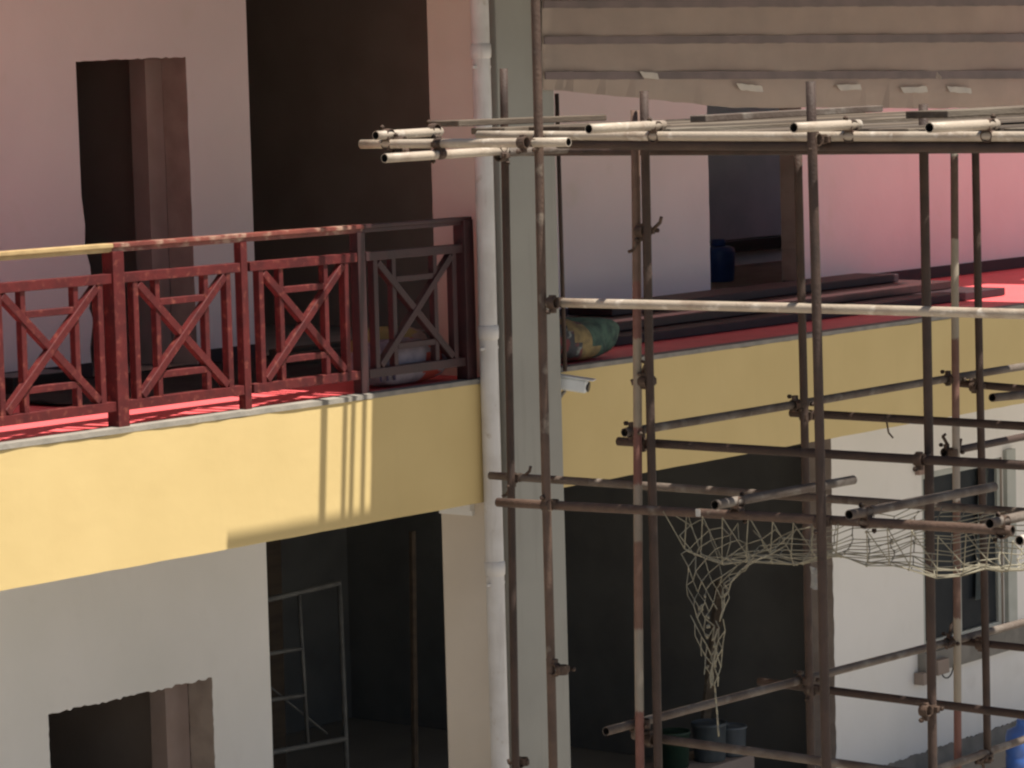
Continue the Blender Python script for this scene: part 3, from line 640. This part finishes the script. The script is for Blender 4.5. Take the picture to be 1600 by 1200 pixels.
# ------------------------------------------------------------------ torn net
def net():
    bm = bmesh.new(); rr = random.Random(11); RAD = .0028
    def P(u, v):   # u along the ledgers, v from the front ledger to the rear one
        y = -4.62-2.5*u; x = -4.50+2.03*v**1.1; z = (-.145-.19*v)-(.23-.07*u+.03*math.sin(u*14))*math.sin(math.pi*min(1, v*1.0)**.45)**.8
        return Vector((x+.02*math.sin(u*30+v*9), y+.03*math.sin(v*8+u*6), z+.015*math.sin(u*37+v*15)))
    nu, nv = 19, 9; pts = {}
    for i in range(nu*2+1):
        for j in range(nv*2+1):
            if (i+j) % 2 == 0:
                q = P(i/(2*nu), j/(2*nv)); pts[i, j] = q+Vector((rr.gauss(0, .005), rr.gauss(0, .006), rr.gauss(0, .005)))
    for (i, j), p in pts.items():
        for di in (-1, 1):
            q = pts.get((i+di, j+1))
            if q and rr.random() > .04: rod(bm, p, q, RAD, 4, False)
        if rr.random() < .5: rod(bm, p-Vector((0, 0, .006)), p+Vector((0, 0, .006)), RAD*1.8, 5)
    # torn tail hanging in a funnel
    rows = 17; cols = 7; T_ = {}
    for r in range(rows+1):
        t = r/rows; z = -.15-.85*t
        wl = -4.67-.22*t
        wr = -5.50+.45*min(1, t/.35) if t < .35 else -5.05+.13*(t-.35)/.65
        wr = min(wl-.025, wr)
        for c in range(cols*2+1):
            if (r+c) % 2 == 0:
                s = c/(2*cols); y = wl+(wr-wl)*s; x = -4.52+.10*math.sin(s*math.pi)*(1-t)+.03*math.sin(s*9+t*6)
                j = .012*(1-t)+.004
                T_[r, c] = Vector((x+rr.gauss(0, j), y+rr.gauss(0, j), z+rr.gauss(0, j)-.06*math.sin(s*math.pi)*(1-t)))
    for (r, c), p in T_.items():
        for dc in (-1, 1):
            q = T_.get((r+1, c+dc))
            if q and rr.random() > (.05 if r < 9 else .35): rod(bm, p, q, RAD*(1.0 if r < 9 else 1.25), 4, False)
    last = Vector((-4.50, -4.905, -.98)); p = last
    for i in range(5):
        q = p+Vector((rr.gauss(0, .004), -.004, -.055)); rod(bm, p, q, .005, 5); p = q
    for kx in range(16):
        t = rr.uniform(.45, .95); a = Vector((-4.5, -4.70-.19*t-.07*rr.random(), -.15-.85*t)); rod(bm, a, a+Vector((rr.gauss(0, .008), rr.gauss(0, .008), -.016)), .006, 5)
    # selvage along the bottom of the sag
    for j in (4, 6):
        for i in range(0, nu*2-1, 2):
            a, b = pts.get((i, j)), pts.get((i+2, j))
            if a and b: rod(bm, a, b, RAD*1.2, 4, False)
    return bm
nb = link('torn_net', net(), Mt['net']); tag(nb, 'torn pale cord net sagging between scaffold tubes with a twisted tail hanging down', 'net')
bm = bmesh.new()
vs = [[bm.verts.new((-4.40+.012*math.sin(i*2+j), -5.42-.028*i, -.375-.035*j-.01*math.sin(i))) for j in range(4)] for i in range(3)]
for a, b in zip(vs, vs[1:]):
    for j in range(3): bm.faces.new((a[j], b[j], b[j+1], a[j+1]))
bmesh.ops.solidify(bm, geom=list(bm.faces), thickness=.004)
tag(link('white_rag', bm, Mt['rag']), 'small white rag caught under the sagging net', 'rag')

# ------------------------------------------------------------------ lower storey contents
fr = thing('frame_scaffold', 'dim grey ladder-frame scaffold standing inside the lower left doorway', 'scaffold', (2.3, 4.2, -4.9))
ms = mat('dull_grey_steel', (.13, .13, .125), (.09, .09, .088), 8, .6, .2, 40)
def fpart(n, p, q, r=.017):
    bm = bmesh.new(); rod(bm, p, q, r, 8); link(n, bm, ms, fr, True)
fpart('frame_post', (2.86, 4.2, -2.15), (2.90, 4.2, -4.9), .022); fpart('frame_post', (1.45, 4.2, -2.2), (1.47, 4.2, -4.9))
fpart('frame_rung', (1.45, 4.2, -2.20), (2.86, 4.2, -2.17), .024); fpart('frame_rung', (1.45, 4.2, -3.45), (2.88, 4.2, -3.52), .024)
fpart('frame_upright', (2.35, 4.2, -2.2), (2.40, 4.2, -3.5)); fpart('frame_rung', (1.45, 4.2, -2.62), (2.36, 4.2, -2.66)); fpart('frame_rung', (1.45, 4.2, -3.0), (2.38, 4.2, -3.06))
fpart('cross_brace', (1.7, 4.25, -2.7), (2.7, 4.25, -3.45), .009)
for i, (p, q, wd, lab) in enumerate((((4.1, 6.2, -4.88), (4.35, 6.4, -1.4), .30, 'broad dark plank leaning in the depth of the lower left doorway'),
                                   ((3.05, 3.6, -4.88), (3.02, 3.5, -1.7), .05, 'thin dark pole upright at the right side of the lower left doorway'),
                                   ((7.75, 4.0, -4.88), (8.35, 4.1, -2.9), .13, 'brownish plank leaning inside the lower right doorway'))):
    bm = bmesh.new(); bar(bm, p, q, wd, .04); tag(link('leaning_plank', bm, Mt['plank_dk'] if i != 2 else Mt['plank']), lab, 'plank', 'planks leaning inside the lower rooms')
def pail(x, y, z, r, h, m, lab, lidm=None):
    bm = bmesh.new(); lathe(bm, [(r*.86, 0), (r*.9, .01), (r*.97, h*.9), (r*1.04, h*.92), (r*1.04, h), (r*.95, h), (r*.9, h-.02)], (x, y, z)); o = link('paint_pail', bm, Mt[m], None)
    tag(o, lab, 'bucket', 'pails stacked in the lower right doorway'); 
    if lidm:
        bm = bmesh.new(); lathe(bm, [(r*1.045, h*.3), (r*1.05, h*.32), (r*1.05, h*.7), (r*1.04, h*.72)], (x, y, z)); link('pail_label', bm, Mt[lidm], o)
pail(7.05, 3.35, -4.36, .165, .36, 'bucket', 'grey paint pail standing on the crate in the lower right doorway', None)
pail(6.62, 3.45, -4.36, .15, .34, 'green', 'dark green pail beside the grey pail in the lower right doorway')
bm = bmesh.new(); box(bm, 6.3, 7.5, 3.15, 3.75, -4.89, -4.365, .01); tag(link('wooden_crate', bm, Mt['inner']), 'low dark crate under the two pails in the lower right doorway', 'crate')
pail(7.35, 3.3, -4.36, .0001+.14, .28, 'label', 'smallest grey tub at the right of the grey pail in the lower right doorway')
wb = bmesh.new(); lathe(wb, [(.14, 0), (.155, .02), (.155, .16), (.148, .18), (.155, .20), (.155, .36), (.14, .42), (.06, .46), (.045, .50), (.045, .53)], (9.66, 1.5, -4.76), 28)
wo = link('water_bottle', wb, Mt['blue']); tag(wo, 'blue water cooler bottle standing before the lower wall at the bottom right corner', 'bottle')
bm = bmesh.new(); box(bm, 9.3, 10.1, 1.2, 1.8, -4.89, -4.765, .01); tag(link('concrete_block', bm, Mt['dado']), 'low concrete block under the blue water bottle', 'block')
jb = bmesh.new(); box(jb, 9.72, 9.90, YW-.12, YW-.005, -4.02, -3.90, .008); box(jb, 9.93, 10.15, YW-.16, YW-.005, -3.95, -3.80, .01)
jo = link('wall_bracket', jb, Mt['inner']); tag(jo, 'rusty bracket with a cable loop on the lower wall under the window', 'bracket')
bm = bmesh.new()
for i in range(8):
    a0, a1 = math.pi*(1+i/8), math.pi*(1+(i+1)/8)
    rod(bm, (10.2+.12*math.cos(a0), YW-.1, -3.9+.12*math.sin(a0)), (10.2+.12*math.cos(a1), YW-.1, -3.9+.12*math.sin(a1)), .008, 6)
link('cable', bm, Mt['black'], jo)
